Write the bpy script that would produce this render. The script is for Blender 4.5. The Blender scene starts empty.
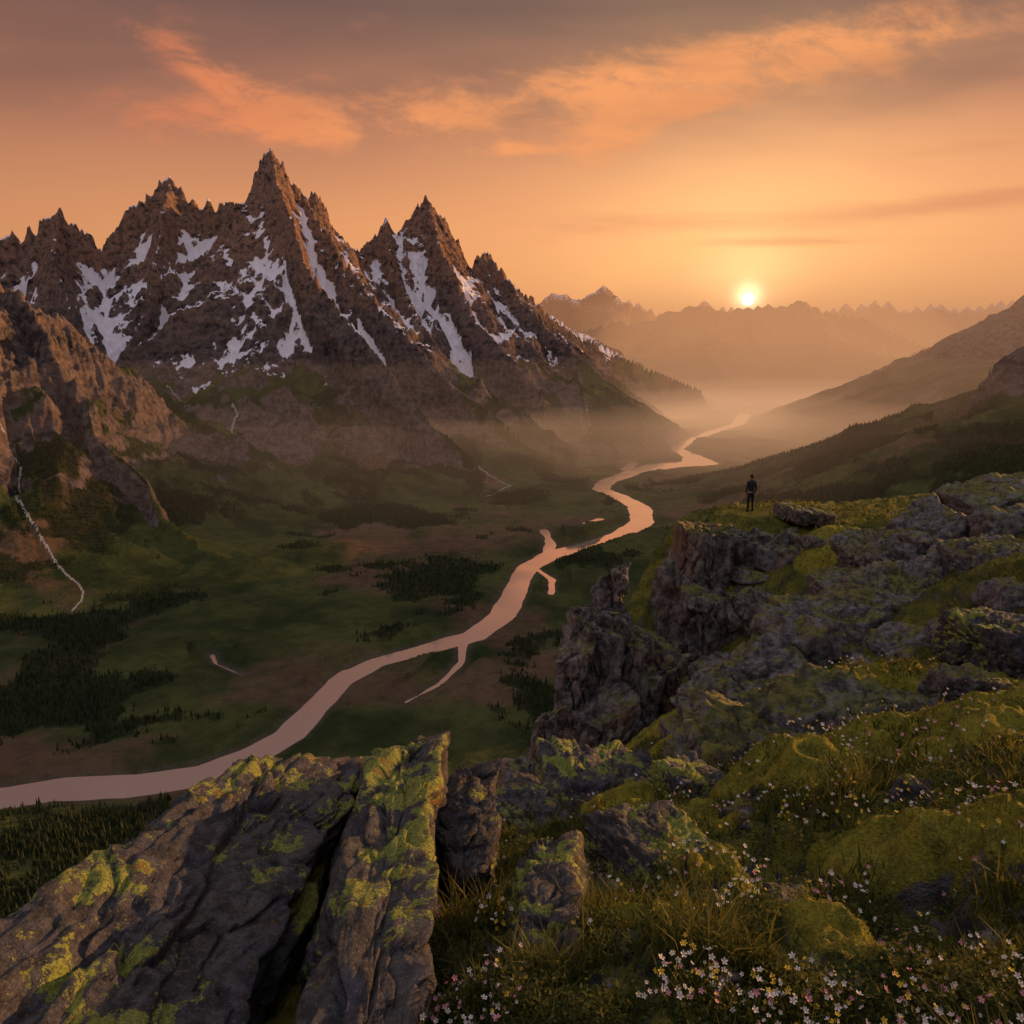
import bpy, bmesh, math, numpy as np, time
from mathutils import Matrix, Vector, Euler
T0=time.time()
rng=np.random.default_rng(7)
sc=bpy.context.scene
sc.view_settings.view_transform='Standard'; sc.view_settings.look='None'; sc.view_settings.exposure=0

# ---------------------------------------------------------------- camera
PITCH=math.radians(12.0); F=768.0
cd=bpy.data.cameras.new('camera'); cam=bpy.data.objects.new('camera',cd); sc.collection.objects.link(cam)
cd.sensor_width=36; cd.lens=27; cd.clip_start=0.05; cd.clip_end=120000
cam.location=(0,0,0); cam.rotation_euler=(math.pi/2-PITCH,0,0); sc.camera=cam
cp,sp=math.cos(PITCH),math.sin(PITCH)
def S(a,b,D):
    """world position of image pixel (a, b) at an estimated depth of D metres"""
    u=(a-512)/F; v=(512-b)/F
    return (u*D, D*(cp+v*sp), D*(-sp+v*cp))
def floor_pt(a,b,z=-700.0):
    u=(a-512)/F; v=(512-b)/F
    D=z/(-sp+v*cp)
    return (u*D, D*(cp+v*sp))

# ---------------------------------------------------------------- noise
_g2=rng.normal(size=(256,2)); _g2/=np.linalg.norm(_g2,axis=1)[:,None]; _g2=_g2.astype(np.float32)
_g3=rng.normal(size=(256,3)); _g3/=np.linalg.norm(_g3,axis=1)[:,None]; _g3=_g3.astype(np.float32)
def _h(ix,iy,iz,seed):
    h=(ix.astype(np.uint32)*np.uint32(374761393))^(iy.astype(np.uint32)*np.uint32(668265263))^(np.uint32(0) if iz is None else iz.astype(np.uint32)*np.uint32(2246822519))
    h=h+np.uint32((seed*3266489917)&0xffffffff)
    h=(h^(h>>np.uint32(13)))*np.uint32(1274126177)
    h=(h^(h>>np.uint32(15)))*np.uint32(2654435761)
    return h^(h>>np.uint32(16))
def P2(x,y,seed=0):
    fx=np.floor(x); fy=np.floor(y); ix=fx.astype(np.int64); iy=fy.astype(np.int64)
    dx=(x-fx).astype(np.float32); dy=(y-fy).astype(np.float32)
    u=dx*dx*dx*(dx*(dx*6-15)+10); v=dy*dy*dy*(dy*(dy*6-15)+10)
    def g(ax,ay):
        k=_h(ix+ax,iy+ay,None,seed)&np.uint32(255); G=_g2[k]
        return G[...,0]*(dx-ax)+G[...,1]*(dy-ay)
    a=g(0,0);b=g(1,0);c=g(0,1);d=g(1,1)
    a=a+u*(b-a); c=c+u*(d-c)
    return (a+v*(c-a))*1.45
def P3(p,seed=0):
    f=np.floor(p); i=f.astype(np.int64); d=(p-f)
    w=d*d*d*(d*(d*6-15)+10)
    def g(a,b,c):
        k=_h(i[:,0]+a,i[:,1]+b,i[:,2]+c,seed)&np.uint32(255); G=_g3[k]
        return G[:,0]*(d[:,0]-a)+G[:,1]*(d[:,1]-b)+G[:,2]*(d[:,2]-c)
    def lx(b,c):
        a0=g(0,b,c); return a0+w[:,0]*(g(1,b,c)-a0)
    def ly(c):
        a0=lx(0,c); return a0+w[:,1]*(lx(1,c)-a0)
    z0=ly(0); return (z0+w[:,2]*(ly(1)-z0))*1.5
def fbm(x,y,o,seed=0,gain=.5):
    s=0;a=1;t=0
    for k in range(o):
        s=s+a*P2(x*2**k+k*17.3,y*2**k-k*9.1,seed+k); t+=a; a*=gain
    return s/t
def ridged(x,y,o,seed=0,gain=.5):
    s=0;a=1;t=0;w=1
    for k in range(o):
        n=1-np.abs(P2(x*2**k+k*7.7,y*2**k+k*3.3,seed+k)); n=n*n
        s=s+a*n*w; w=np.clip(n*1.6,0,1); t+=a; a*=gain
    return s/t
def fbm3(p,o,seed=0,gain=.5):
    s=0;a=1;t=0
    for k in range(o):
        s=s+a*P3(p*2**k+k*5.1,seed+k); t+=a; a*=gain
    return s/t
def vor3(p,seed=0):
    f=np.floor(p).astype(np.int64)
    f1=np.full(len(p),9.0); f2=np.full(len(p),9.0); hid=np.zeros(len(p))
    for a in (-1,0,1):
        for b in (-1,0,1):
            for c in (-1,0,1):
                ix,iy,iz=f[:,0]+a,f[:,1]+b,f[:,2]+c
                h=_h(ix,iy,iz,seed)
                jx=(h&np.uint32(1023))/1023.; jy=((h>>np.uint32(10))&np.uint32(1023))/1023.; jz=((h>>np.uint32(20))&np.uint32(1023))/1023.
                d=np.sqrt((ix+jx-p[:,0])**2+(iy+jy-p[:,1])**2+(iz+jz-p[:,2])**2)
                m=d<f1
                f2=np.where(m,f1,np.minimum(f2,d)); hid=np.where(m,((h*np.uint32(747796405))>>np.uint32(8)&np.uint32(4095))/4095.,hid); f1=np.where(m,d,f1)
    return f1,f2,hid
def sst(a,b,x):
    t=np.clip((x-a)/(b-a),0,1); return t*t*(3-2*t)

# ---------------------------------------------------------------- mesh helpers
def build(name,V,faces,mat=None,smooth=True,attrs=None,cols=None,link=True):
    V=np.asarray(V,dtype=np.float32)
    me=bpy.data.meshes.new(name); me.vertices.add(len(V)); me.vertices.foreach_set('co',V.ravel())
    if not isinstance(faces,list): faces=[faces]
    li=np.concatenate([f.ravel() for f in faces]).astype(np.int32)
    tot=np.concatenate([np.full(len(f),f.shape[1]) for f in faces]).astype(np.int32)
    st=np.concatenate([[0],np.cumsum(tot)[:-1]]).astype(np.int32)
    me.loops.add(len(li)); me.loops.foreach_set('vertex_index',li)
    me.polygons.add(len(tot)); me.polygons.foreach_set('loop_start',st)
    me.polygons.foreach_set('use_smooth',np.full(len(tot),smooth))
    me.update(calc_edges=True)
    for k,a in (attrs or {}).items():
        at=me.attributes.new(k,'FLOAT','POINT'); at.data.foreach_set('value',np.asarray(a,dtype=np.float32).ravel())
    for k,a in (cols or {}).items():
        at=me.attributes.new(k,'FLOAT_COLOR','POINT'); c=np.ones((len(V),4),dtype=np.float32); c[:,:3]=a; at.data.foreach_set('color',c.ravel())
    ob=bpy.data.objects.new(name,me)
    if link: sc.collection.objects.link(ob)
    if mat: me.materials.append(mat)
    return ob
def gridfaces(R,C):
    i=np.arange(R-1)[:,None]*C+np.arange(C-1)[None,:]
    i=i.ravel(); return np.stack([i,i+1,i+C+1,i+C],1)

# ---------------------------------------------------------------- node helper
class N:
    def __init__(s,tree): s.t=tree; s.t.nodes.clear()
    def new(s,ty,**kw):
        n=s.t.nodes.new(ty)
        for k,v in kw.items(): setattr(n,k,v)
        return n
    def put(s,sock,v):
        if isinstance(v,bpy.types.NodeSocket): s.t.links.new(v,sock)
        elif isinstance(v,(tuple,list)):
            n=len(sock.default_value); sock.default_value=tuple(v)+(1,)*(n-len(v)) if len(v)<n else tuple(v)
        else: sock.default_value=v
    def m(s,op,a,b=None,c=None,clamp=False):
        n=s.new('ShaderNodeMath',operation=op,use_clamp=clamp); s.put(n.inputs[0],a)
        if b is not None: s.put(n.inputs[1],b)
        if c is not None: s.put(n.inputs[2],c)
        return n.outputs[0]
    def ss(s,x,a,b):
        n=s.new('ShaderNodeMapRange',interpolation_type='SMOOTHSTEP'); s.put(n.inputs[0],x); n.inputs[1].default_value=a; n.inputs[2].default_value=b
        return n.outputs[0]
    def mr(s,x,a,b,c,d):
        n=s.new('ShaderNodeMapRange'); s.put(n.inputs[0],x)
        for i,q in zip((1,2,3,4),(a,b,c,d)): n.inputs[i].default_value=q
        return n.outputs[0]
    def mix(s,f,a,b,mode='MIX'):
        n=s.new('ShaderNodeMix',data_type='RGBA',blend_type=mode); s.put(n.inputs[0],f); s.put(n.inputs[6],a); s.put(n.inputs[7],b); return n.outputs[2]
    def noise(s,vec,scale,detail=6,rough=.55,dist=0,col=False):
        n=s.new('ShaderNodeTexNoise'); s.put(n.inputs['Vector'],vec); n.inputs['Scale'].default_value=scale; n.inputs['Detail'].default_value=detail
        n.inputs['Roughness'].default_value=rough; n.inputs['Distortion'].default_value=dist; return n.outputs[1 if col else 0]
    def attr(s,name,col=False):
        n=s.new('ShaderNodeAttribute',attribute_name=name); return n.outputs['Color' if col else 'Fac']
    def vm(s,op,a,b):
        n=s.new('ShaderNodeVectorMath',operation=op); s.put(n.inputs[0],a); s.put(n.inputs[1],b); return n.outputs[1 if op=='DOT_PRODUCT' else 0]
def newmat(name):
    m=bpy.data.materials.new(name); m.use_nodes=True; n=N(m.node_tree)
    out=n.new('ShaderNodeOutputMaterial'); return m,n,out
def bsdf(n,out,col,rough=.9,nrm=None,spec=.3,**kw):
    b=n.new('ShaderNodeBsdfPrincipled'); n.put(b.inputs['Base Color'],col); n.put(b.inputs['Roughness'],rough); b.inputs['Specular IOR Level'].default_value=spec
    for k,v in kw.items(): n.put(b.inputs[k],v)
    if nrm is not None: n.put(b.inputs['Normal'],nrm)
    n.t.links.new(b.outputs[0],out.inputs[0]); return b
def bump(n,h,strength,dist,nrm=None):
    b=n.new('ShaderNodeBump'); b.inputs['Strength'].default_value=strength; b.inputs['Distance'].default_value=dist; n.put(b.inputs['Height'],h)
    if nrm is not None: n.put(b.inputs['Normal'],nrm)
    return b.outputs[0]

# ---------------------------------------------------------------- world
SUN_AZ=math.radians(66); SUN_EL=math.radians(9.5)
VIS=Vector((.307,1.035,.063)).normalized()
w=bpy.data.worlds.new('World'); sc.world=w; w.use_nodes=True
n=N(w.node_tree); out=n.new('ShaderNodeOutputWorld')
tc=n.new('ShaderNodeTexCoord').outputs['Generated']
sep=n.new('ShaderNodeSeparateXYZ'); n.put(sep.inputs[0],tc); x,y,z=sep.outputs
dot=n.vm('DOT_PRODUCT',tc,tuple(VIS))
ramp=n.new('ShaderNodeValToRGB'); n.put(ramp.inputs[0],n.m('MAXIMUM',z,0.0))
cr=ramp.color_ramp
stops=[(0,(.92,.38,.13)),(.06,(.94,.41,.15)),(.14,(.84,.35,.145)),(.24,(.56,.225,.12)),(.36,(.185,.102,.086)),(.55,(.13,.105,.115)),(.72,(.46,.41,.44)),(1,(.58,.53,.59))]  # last stops, overhead and out of view, are brightened to add ambient light
while len(cr.elements)<len(stops): cr.elements.new(.5)
for e_,(p_,c_) in zip(cr.elements,stops): e_.position=p_; e_.color=c_+(1,)
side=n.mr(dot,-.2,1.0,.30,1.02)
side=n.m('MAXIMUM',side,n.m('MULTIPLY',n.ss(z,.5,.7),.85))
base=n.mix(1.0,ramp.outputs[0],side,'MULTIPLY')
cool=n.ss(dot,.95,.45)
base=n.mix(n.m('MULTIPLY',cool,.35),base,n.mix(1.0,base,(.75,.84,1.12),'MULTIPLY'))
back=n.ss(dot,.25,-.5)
base=n.mix(1.0,base,n.mix(1.0,(.20,.185,.22),back,'MULTIPLY'),'ADD')  # unseen sky behind the camera, brightened as added fill light
d0=n.m('MAXIMUM',dot,0.0)
def glow(p,c):
    return n.mix(1.0,c,n.m('POWER',d0,p),'MULTIPLY')
g=n.mix(1.0,base,glow(14,(.20,.12,.035)),'ADD')
g=n.mix(1.0,g,glow(70,(.45,.28,.09)),'ADD')
g=n.mix(1.0,g,glow(700,(.8,.56,.24)),'ADD')
g=n.mix(1.0,g,glow(9000,(4.5,3.8,2.4)),'ADD')
disc=n.m('GREATER_THAN',dot,math.cos(math.radians(.40)))
g=n.mix(1.0,g,n.mix(1.0,(24,20,14),disc,'MULTIPLY'),'ADD')
yy=n.m('MAXIMUM',y,.2); a=n.m('DIVIDE',x,yy); e=n.m('DIVIDE',z,yy)
def comb(x_,y_,z_=0.0):
    c=n.new('ShaderNodeCombineXYZ'); n.put(c.inputs[0],x_); n.put(c.inputs[1],y_); n.put(c.inputs[2],z_); return c.outputs[0]
def gauss(ca,ce,ra,re,rot=0):
    da=n.m('SUBTRACT',a,ca); de=n.m('SUBTRACT',e,ce)
    c_,s_=math.cos(rot),math.sin(rot)
    p=n.m('ADD',n.m('MULTIPLY',da,c_/ra),n.m('MULTIPLY',de,s_/ra))
    q=n.m('ADD',n.m('MULTIPLY',da,-s_/re),n.m('MULTIPLY',de,c_/re))
    r=n.m('ADD',n.m('MULTIPLY',p,p),n.m('MULTIPLY',q,q))
    return n.m('POWER',2.718,n.m('MULTIPLY',r,-1.0))
cv=comb(n.m('ADD',n.m('MULTIPLY',a,3.6),n.m('MULTIPLY',e,2.0)),n.m('MULTIPLY',e,8.5))
n1=n.noise(cv,2.5,10,.66,.3)
cv2=comb(n.m('MULTIPLY',a,1.5),n.m('MULTIPLY',e,14.0),3.0)
n2=n.noise(cv2,1.5,5,.6,.4)
mk=gauss(-.36,.325,.10,.026,-.42)
for q in [(.0,.235,.06,.010,.05),(.16,.27,.14,.03,.45),(.38,.345,.26,.045,.25),(.05,.30,.30,.035,.1),(-.30,.265,.22,.03,-.05)]:
    mk=n.m('ADD',mk,n.m('MULTIPLY',gauss(*q),.8))
c1=n.ss(n.m('ADD',n1,n.m('MULTIPLY',n.m('MINIMUM',mk,1.0),.28)),.56,.82)
c1=n.m('MULTIPLY',c1,n.m('MINIMUM',n.m('ADD',mk,.16),1.0))
mk2=gauss(.62,.185,.20,.014,.12)
for q in [(.36,.130,.14,.007,.02),(.55,.24,.25,.012,.1),(-.60,.16,.2,.02,0),(.15,.15,.35,.02,.03)]:
    mk2=n.m('ADD',mk2,n.m('MULTIPLY',gauss(*q),.7))
c2=n.m('MULTIPLY',n.ss(n.m('ADD',n2,n.m('MULTIPLY',mk2,.25)),.5,.8),n.m('MINIMUM',mk2,1.0))
cloudcol=n.mix(n.ss(dot,.70,.98),(.80,.225,.095),(1.0,.38,.13))
g=n.mix(n.m('MULTIPLY',c1,.9),g,cloudcol)
g=n.mix(n.m('MULTIPLY',c2,.6),g,(.66,.25,.115))
veil=n.ss(n.noise(comb(n.m('MULTIPLY',a,1.1),n.m('MULTIPLY',e,4.0),7.0),1.4,4,.55,.3),.42,.72)
g=n.mix(n.m('MULTIPLY',n.m('MULTIPLY',veil,n.ss(z,.62,.5)),n.m('MULTIPLY',n.ss(e,.15,.36),.5)),g,(.13,.08,.075))
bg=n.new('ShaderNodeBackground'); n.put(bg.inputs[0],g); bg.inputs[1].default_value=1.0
sky=n.new('ShaderNodeTexSky',sky_type='NISHITA'); sky.sun_disc=False; sky.sun_elevation=SUN_EL; sky.sun_rotation=SUN_AZ; sky.altitude=1800; sky.dust_density=3
bg2=n.new('ShaderNodeBackground'); n.put(bg2.inputs[0],n.mix(1.0,sky.outputs[0],(.16,.09,.06),'MULTIPLY')); bg2.inputs[1].default_value=.05
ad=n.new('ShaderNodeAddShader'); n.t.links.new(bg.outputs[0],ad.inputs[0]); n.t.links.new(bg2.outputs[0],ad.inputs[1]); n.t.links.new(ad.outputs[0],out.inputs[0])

sl=bpy.data.lights.new('sun','SUN'); sl.energy=5; sl.angle=math.radians(.53); sl.color=(1,.50,.20)
so=bpy.data.objects.new('sun',sl); sc.collection.objects.link(so)
sd=Vector((math.sin(SUN_AZ)*math.cos(SUN_EL),math.cos(SUN_AZ)*math.cos(SUN_EL),math.sin(SUN_EL)))
so.rotation_euler=sd.to_track_quat('Z','Y').to_euler(); so.location=sd*200

# ---------------------------------------------------------------- plan of the plateau the camera stands on
EDGE=np.array([(-9,-6),(-6.2,3),(-4.6,5.7),(-3.0,5.9),(-1.9,5.3),(-.7,5.7),(-.35,7.5),(-.6,12.6),(.1,18),(.9,23.6),(2.2,27.5),(4.3,31.5),(6.8,35),(8.8,37),(11.5,37.6),(15,39),(20,41),(32,42),(70,38)],dtype=float)
POLY=np.vstack([EDGE,[(70,-12),(-9,-12)]])
def inpoly(X,Y):
    ins=np.zeros(X.shape,bool); m=len(POLY)
    for i in range(m):
        x0,y0=POLY[i]; x1,y1=POLY[(i+1)%m]
        if y0==y1: continue
        c=((y0>Y)!=(y1>Y))&(X<(x1-x0)*(Y-y0)/(y1-y0)+x0); ins^=c
    return ins
def edge_dist(X,Y):
    bd=np.full(X.shape,1e9); bx=np.zeros(X.shape); by=np.zeros(X.shape)
    for i in range(len(EDGE)-1):
        x0,y0=EDGE[i]; x1,y1=EDGE[i+1]; dx,dy=x1-x0,y1-y0
        t=np.clip(((X-x0)*dx+(Y-y0)*dy)/(dx*dx+dy*dy),0,1); px=x0+t*dx; py=y0+t*dy
        d=np.hypot(X-px,Y-py); m=d<bd; bd=np.where(m,d,bd); bx=np.where(m,px,bx); by=np.where(m,py,by)
    return bd,bx,by

# ---------------------------------------------------------------- far terrain
lines=[]
def L(pts,s1,d1,s2): lines.append((np.array([S(*p) for p in pts]),s1,d1,s2))
L([(-260,235,4700),(-80,240,4850),(8,236,5000),(35,228,5050),(60,206,5100),(80,226,5120),(102,244,5150),(125,212,5200),(150,188,5280),(168,179,5300),(186,198,5320),(207,200,5350),(228,204,5300),(243,205,5280),(257,165,5230),(268,149,5200),(282,172,5230),(300,194,5300),(318,194,5350),(332,224,5420),(340,244,5500),(358,253,5700),(372,240,5800),(388,216,5900),(404,238,5950),(414,208,5980),(425,194,6000),(438,212,6030),(455,240,6100),(472,266,6200),(490,250,6300),(502,277,6400),(530,298,6600),(570,325,7000),(630,358,7600),(700,388,8600)],2.5,270,.74)
L([(268,152,5200),(288,215,4900),(312,270,4600),(350,320,4350),(385,365,4150),(430,420,3950),(480,468,3900)],1.8,160,.68)
L([(168,180,5300),(160,240,4950),(150,290,4700),(128,345,4400),(110,372,4200)],1.8,160,.75)
L([(228,200,5300),(235,260,4900),(222,330,4500),(228,385,4200),(260,430,3900),(300,465,3700)],1.6,160,.72)
L([(60,208,5100),(55,260,4750),(70,310,4400)],1.6,140,.8)
L([(300,194,5300),(345,260,4950),(395,320,4650),(450,380,4450),(520,435,4400)],1.7,150,.68)
L([(425,196,6000),(446,262,5650),(478,320,5300),(525,370,5100),(590,425,5100)],1.8,160,.68)
L([(388,218,5900),(392,270,5550),(420,320,5200),(470,380,4900)],1.5,120,.72)
L([(490,252,6300),(530,310,6000),(590,365,5900),(650,405,6200)],1.5,120,.65)
L([(-160,200,3300),(-60,240,3250),(-10,272,3200),(18,285,3180),(42,318,3120),(50,352,3000),(84,392,2960),(92,432,2820),(140,470,2780),(160,515,2640),(225,560,2560)],1.4,170,.66)
L([(-10,272,3200),(-15,350,2800),(-40,440,2450)],1.5,120,.7)
L([(1260,265,2900),(1130,300,3100),(1024,345,3300),(985,368,3400),(940,392,3550),(890,425,3700),(840,460,3900),(800,478,4200)],.9,120,.48)
L([(1300,220,5800),(1100,262,6200),(1024,291,6500),(985,318,6650),(950,336,6800),(905,368,7100),(860,390,7500),(800,405,8300)],.9,150,.5)
L([(545,345,13800),(590,328,12800),(620,319,12500),(645,321,12500),(668,311,12500),(700,302,12500),(716,309,12500),(745,307,12500),(770,303,12600),(786,306,12600),(800,299,12700),(822,309,12800),(870,318,13000),(925,346,13500),(1000,370,14000)],.8,200,.5)
L([(500,322,18500),(530,308,18200),(548,295,18000),(556,291,18000),(575,297,18000),(590,291,18000),(603,285,18000),(615,295,18000),(640,303,18200),(672,318,18500)],1.3,400,.55)
L([(680,309,21000),(705,300,21000),(718,306,21000),(820,312,22000),(845,303,22000),(857,305,22000),(875,300,22000),(888,301,22000),(905,309,22000),(935,302,22000),(955,307,22000),(985,304,22000),(1000,300,22000),(1060,296,22000),(1300,290,22000)],1.3,400,.55)
NM=9
L([(668,311,12500),(640,345,11700),(615,375,11000)],.7,150,.5)
L([(745,306,12500),(752,340,11700),(738,378,10900)],.7,150,.5)
L([(800,299,12700),(835,340,11800),(858,378,11000)],.7,150,.5)
L([(1080,325,10200),(1000,335,10300),(930,344,10300),(895,362,10300),(860,385,10200),(820,402,10200)],.7,150,.5)
L([(560,322,9600),(610,345,9700),(650,368,9800),(700,392,10000)],.7,150,.5)
RIV=[(-140,812,26),(0,800,24),(60,789,22),(130,786,23),(200,776,22),(250,757,21),(290,735,18),(318,705,15),(340,682,14),(375,663,13),(430,648,15),(475,636,22),(503,615,24),(516,590,22),(527,568,22),(552,554,28),(590,546,34),(620,536,32),(642,522,36),(640,507,36),(618,496,30),(600,489,30),(608,481,36),(632,473,50),(662,466,95),(700,463,100),(692,456,50),(676,449,35),(688,441,35),(712,432,38),(738,424,45),(745,414,55)]
BR=[[(546,556,6),(551,545,4),(544,530,0)],[(538,570,-5),(552,580,-2),(551,594,-5)],[(463,646,-2),(462,662,-5),(440,684,-7),(406,702,-9)],[(586,524,4),(600,519,6)],[(626,470,20),(634,463,15)],[(566,528,0),(580,531,-2)],[(322,690,-7),(345,672,-5),(362,668,-6)],[(212,655,-10),(216,664,-9),(244,676,-10)]]
def rivd(X,Y):
    best=np.full(X.shape,1e9,dtype=np.float32)
    for pl in [RIV]+BR:
        P=[(*floor_pt(a,b),w_) for a,b,w_ in pl]
        for (x0,y0,w0),(x1,y1,w1) in zip(P[:-1],P[1:]):
            dx,dy=x1-x0,y1-y0; t=np.clip(((X-x0)*dx+(Y-y0)*dy)/(dx*dx+dy*dy),0,1)
            best=np.minimum(best,np.hypot(X-x0-t*dx,Y-y0-t*dy)-(w0+t*(w1-w0)))
    return best
def far_height(X,Y):
    wx=X+50*fbm(X/420,Y/420,4,11)+12*fbm(X/60,Y/60,3,15); wy=Y+50*fbm(X/420,Y/420,4,12)+12*fbm(X/60,Y/60,3,16)
    best=np.full(X.shape,-1e5,dtype=np.float32); sec=best.copy(); A=np.zeros_like(best); Dd=np.zeros_like(best); ID=np.zeros(X.shape,np.int8)
    for li,(P,s1,d1,s2) in enumerate(lines):
        hb=np.full(X.shape,-1e5,dtype=np.float32); ab=np.zeros_like(hb); db=np.zeros_like(hb); arc=li*5000.
        for p,q in zip(P[:-1],P[1:]):
            dx,dy=q[0]-p[0],q[1]-p[1]; l2=dx*dx+dy*dy; l=math.sqrt(l2)
            t=np.clip(((wx-p[0])*dx+(wy-p[1])*dy)/l2,0,1); d=np.hypot(wx-p[0]-t*dx,wy-p[1]-t*dy)
            h=p[2]+t*(q[2]-p[2])-s2*d-(s1-s2)*d1*(1-np.exp(-d/d1))
            m=h>hb; hb=np.where(m,h,hb); ab=np.where(m,arc+t*l,ab); db=np.where(m,d,db); arc+=l
        m=hb>best; sec=np.where(m,best,np.maximum(sec,hb)); best=np.where(m,hb,best); A=np.where(m,ab,A); Dd=np.where(m,db,Dd); ID=np.where(m,li,ID)
    R0=np.hypot(X,Y); far=np.clip(R0/6000,1,2.6); dist_=sst(8500,11000,R0)
    mh=np.clip((best+720)/500,0,1)
    sep_=np.clip((best-sec)/90,0,1)
    soft=np.where((X>500)&(Y<12000),.5,1.0)
    fl=ridged(A/(280*far),Dd/(1900*far),4,21)
    fl2=ridged(A/(85*far),Dd/(800*far),4,25,.6)
    h=best-((1-fl)*250*np.clip(Dd/240,.08*(1-dist_),1)+(1-fl2)*105*(1-.7*dist_)*np.clip(Dd/90,.1*(1-dist_),1))*np.sqrt(far)*sep_*mh*soft
    rf=ridged(wx/(600*far),wy/(600*far),8,31,.54)
    butt=(ID==9)|(ID==10)
    rw=np.clip(Dd/(200+500*dist_),np.where(butt,.5,.16-.13*dist_),1)
    h=h-((1-rf)*240-90)*mh*soft*rw
    crag=ridged(X/80,Y/80,5,41,.62)
    h=h+(crag-.5)*np.where(butt,60,34)*mh*soft*sst(-350,100,h+np.where(butt,200,0))*(1-dist_)
    spire=ridged(A/95,Dd/300,3,45,.6)
    h=h+(spire-.55)*130*np.exp(-Dd/75)*(ID<NM)*sst(0,500,best)
    f=-695.5+np.clip(fbm(X/600,Y/600,5,51)+.15,0,1)*60+1.5*fbm(X/60,Y/60,2,52)
    k=60.0; dlt=np.clip((h-f)/k,-1,1); hh=np.where(np.abs(h-f)<k,np.maximum(h,f)+k*.25*(1-np.abs(dlt))**2,np.maximum(h,f))
    sd_,_,_=edge_dist(X.astype(float),Y.astype(float)); ins=inpoly(X,Y)
    s=np.where(ins,-sd_,sd_)
    hill=-30-1.05*np.maximum(s,0)+np.clip(s/60,0,1)*26*fbm(X/90,Y/90,5,61)
    hh=np.maximum(hh,hill)
    rd=rivd(X,Y)+11*fbm(X/110,Y/110,4,71)*np.clip(Y/2500,.5,1.6)
    hh=np.where(rd<60,np.minimum(hh,np.where(rd<0,-704.,-704+8.0*sst(0,26,rd)+np.clip(rd-26,0,100)*.25+4*sst(26,60,rd))),hh)
    return hh,rd
az=np.radians(np.linspace(-46,46,1250))
rr=np.concatenate([np.geomspace(50,900,80,endpoint=False),np.geomspace(900,3000,230,endpoint=False),np.linspace(3000,7000,560,endpoint=False),np.geomspace(7000,32000,230)])
RR,AZ=np.meshgrid(rr,az,indexing='ij'); X=(RR*np.sin(AZ)).astype(np.float32); Y=(RR*np.cos(AZ)).astype(np.float32)
Z,RD=far_height(X,Y)
def blur(a,k,ax):
    c=np.cumsum(np.pad(a,[(k+1,k) if i==ax else (0,0) for i in (0,1)],mode='edge'),axis=ax,dtype=np.float64)
    return ((np.take(c,range(2*k+1,c.shape[ax]),ax)-np.take(c,range(0,c.shape[ax]-2*k-1),ax))/(2*k+1)).astype(np.float32)
Zb=blur(blur(Z,7,0),7,1); Zs=blur(blur(Z,4,0),4,1); Zc=blur(blur(Z,24,0),24,1)
dr=np.gradient(rr)[:,None]; gz=np.gradient(Zs,axis=0)/dr; ga=np.gradient(Zs,axis=1)/(RR*(az[1]-az[0]))
slope=np.hypot(gz,ga)
nz=fbm(X/350,Y/350,5,81)
snow=sst(-330,80,Z+nz*260)*(.48*sst(1.75,.9,slope)+.36*sst(-4,26,Zb-Z)+.70*sst(-15,80,Zc-Z)+.25*nz)
snow*=np.where((X>1200)&(Y<11000),0.,1.)
snow*=np.where(Y<3900,.0,1.)
snow=np.where(RR>10500,np.where(RR>15000,.42,.15)*sst(400,900,Z+nz*250)+.25*sst(0,60,Zc-Z),snow)
veg=sst(40,-260,Z+nz*170)*sst(1.35,.75,slope)
fn=fbm(X/420,Y/420,8,91,.6)
forest=sst(-.02,.22,fn-.03+.20*sst(-690,-560,Z)-.25*sst(-400,-200,Z)+.14*sst(1500,1000,Y))*veg*sst(30,80,RD)
# mountain streams follow the fall line down the gullies
stream=np.zeros_like(Z)
def nearest(px,py):
    return int(np.argmin((X-px)**2+(Y-py)**2))
for (sa,sb,sD) in [(165,372,4350),(120,300,4600),(420,395,4400),(-5,430,2700),(250,380,4200)]:
    p=S(sa,sb,sD); i,j=divmod(nearest(p[0],p[1]),Z.shape[1]); seen=set()
    for _ in range(900):
        i0,i1,j0,j1=max(i-3,1),min(i+4,Z.shape[0]-1),max(j-4,1),min(j+5,Z.shape[1]-1)
        if i0<=1: break
        sub=Zs[i0:i1,j0:j1]+np.array([[1e6 if (u,v) in seen else 0 for v in range(j0,j1)] for u in range(i0,i1)])
        q=int(np.argmin(sub)); ni,nj=i0+q//sub.shape[1],j0+q%sub.shape[1]
        if Zs[ni,nj]<-690 or sub.min()>1e5: break
        kk=max(abs(ni-i),abs(nj-j),1)
        for t in range(kk+1):
            u_,v_=round(i+(ni-i)*t/kk),round(j+(nj-j)*t/kk); stream[u_,v_]=1; stream[u_,v_+1]=max(stream[u_,v_+1],.6)
        for u in range(i-3,i+4):
            for v in range(j-4,j+5): seen.add((u,v))
        i,j=ni,nj
print('far',time.time()-T0)

mt,n,out=newmat('mountain_terrain')
geo=n.new('ShaderNodeNewGeometry'); pos=geo.outputs['Position']
sp_=n.new('ShaderNodeSeparateXYZ'); n.put(sp_.inputs[0],geo.outputs['Normal']); nzk=sp_.outputs[2]
sq=n.new('ShaderNodeSeparateXYZ'); n.put(sq.inputs[0],pos)
big=n.noise(pos,.0035,6,.62); fine=n.noise(pos,.03,6,.68)
strata=n.noise(n.vm('MULTIPLY',pos,(.004,.004,.016)),1.0,4,.6,.8)
rock=n.mix(n.ss(fine,.32,.68),(.042,.036,.036),(.24,.19,.165))
rock=n.mix(n.m('MULTIPLY',n.ss(strata,.42,.65),.5),rock,(.31,.215,.165))
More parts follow.
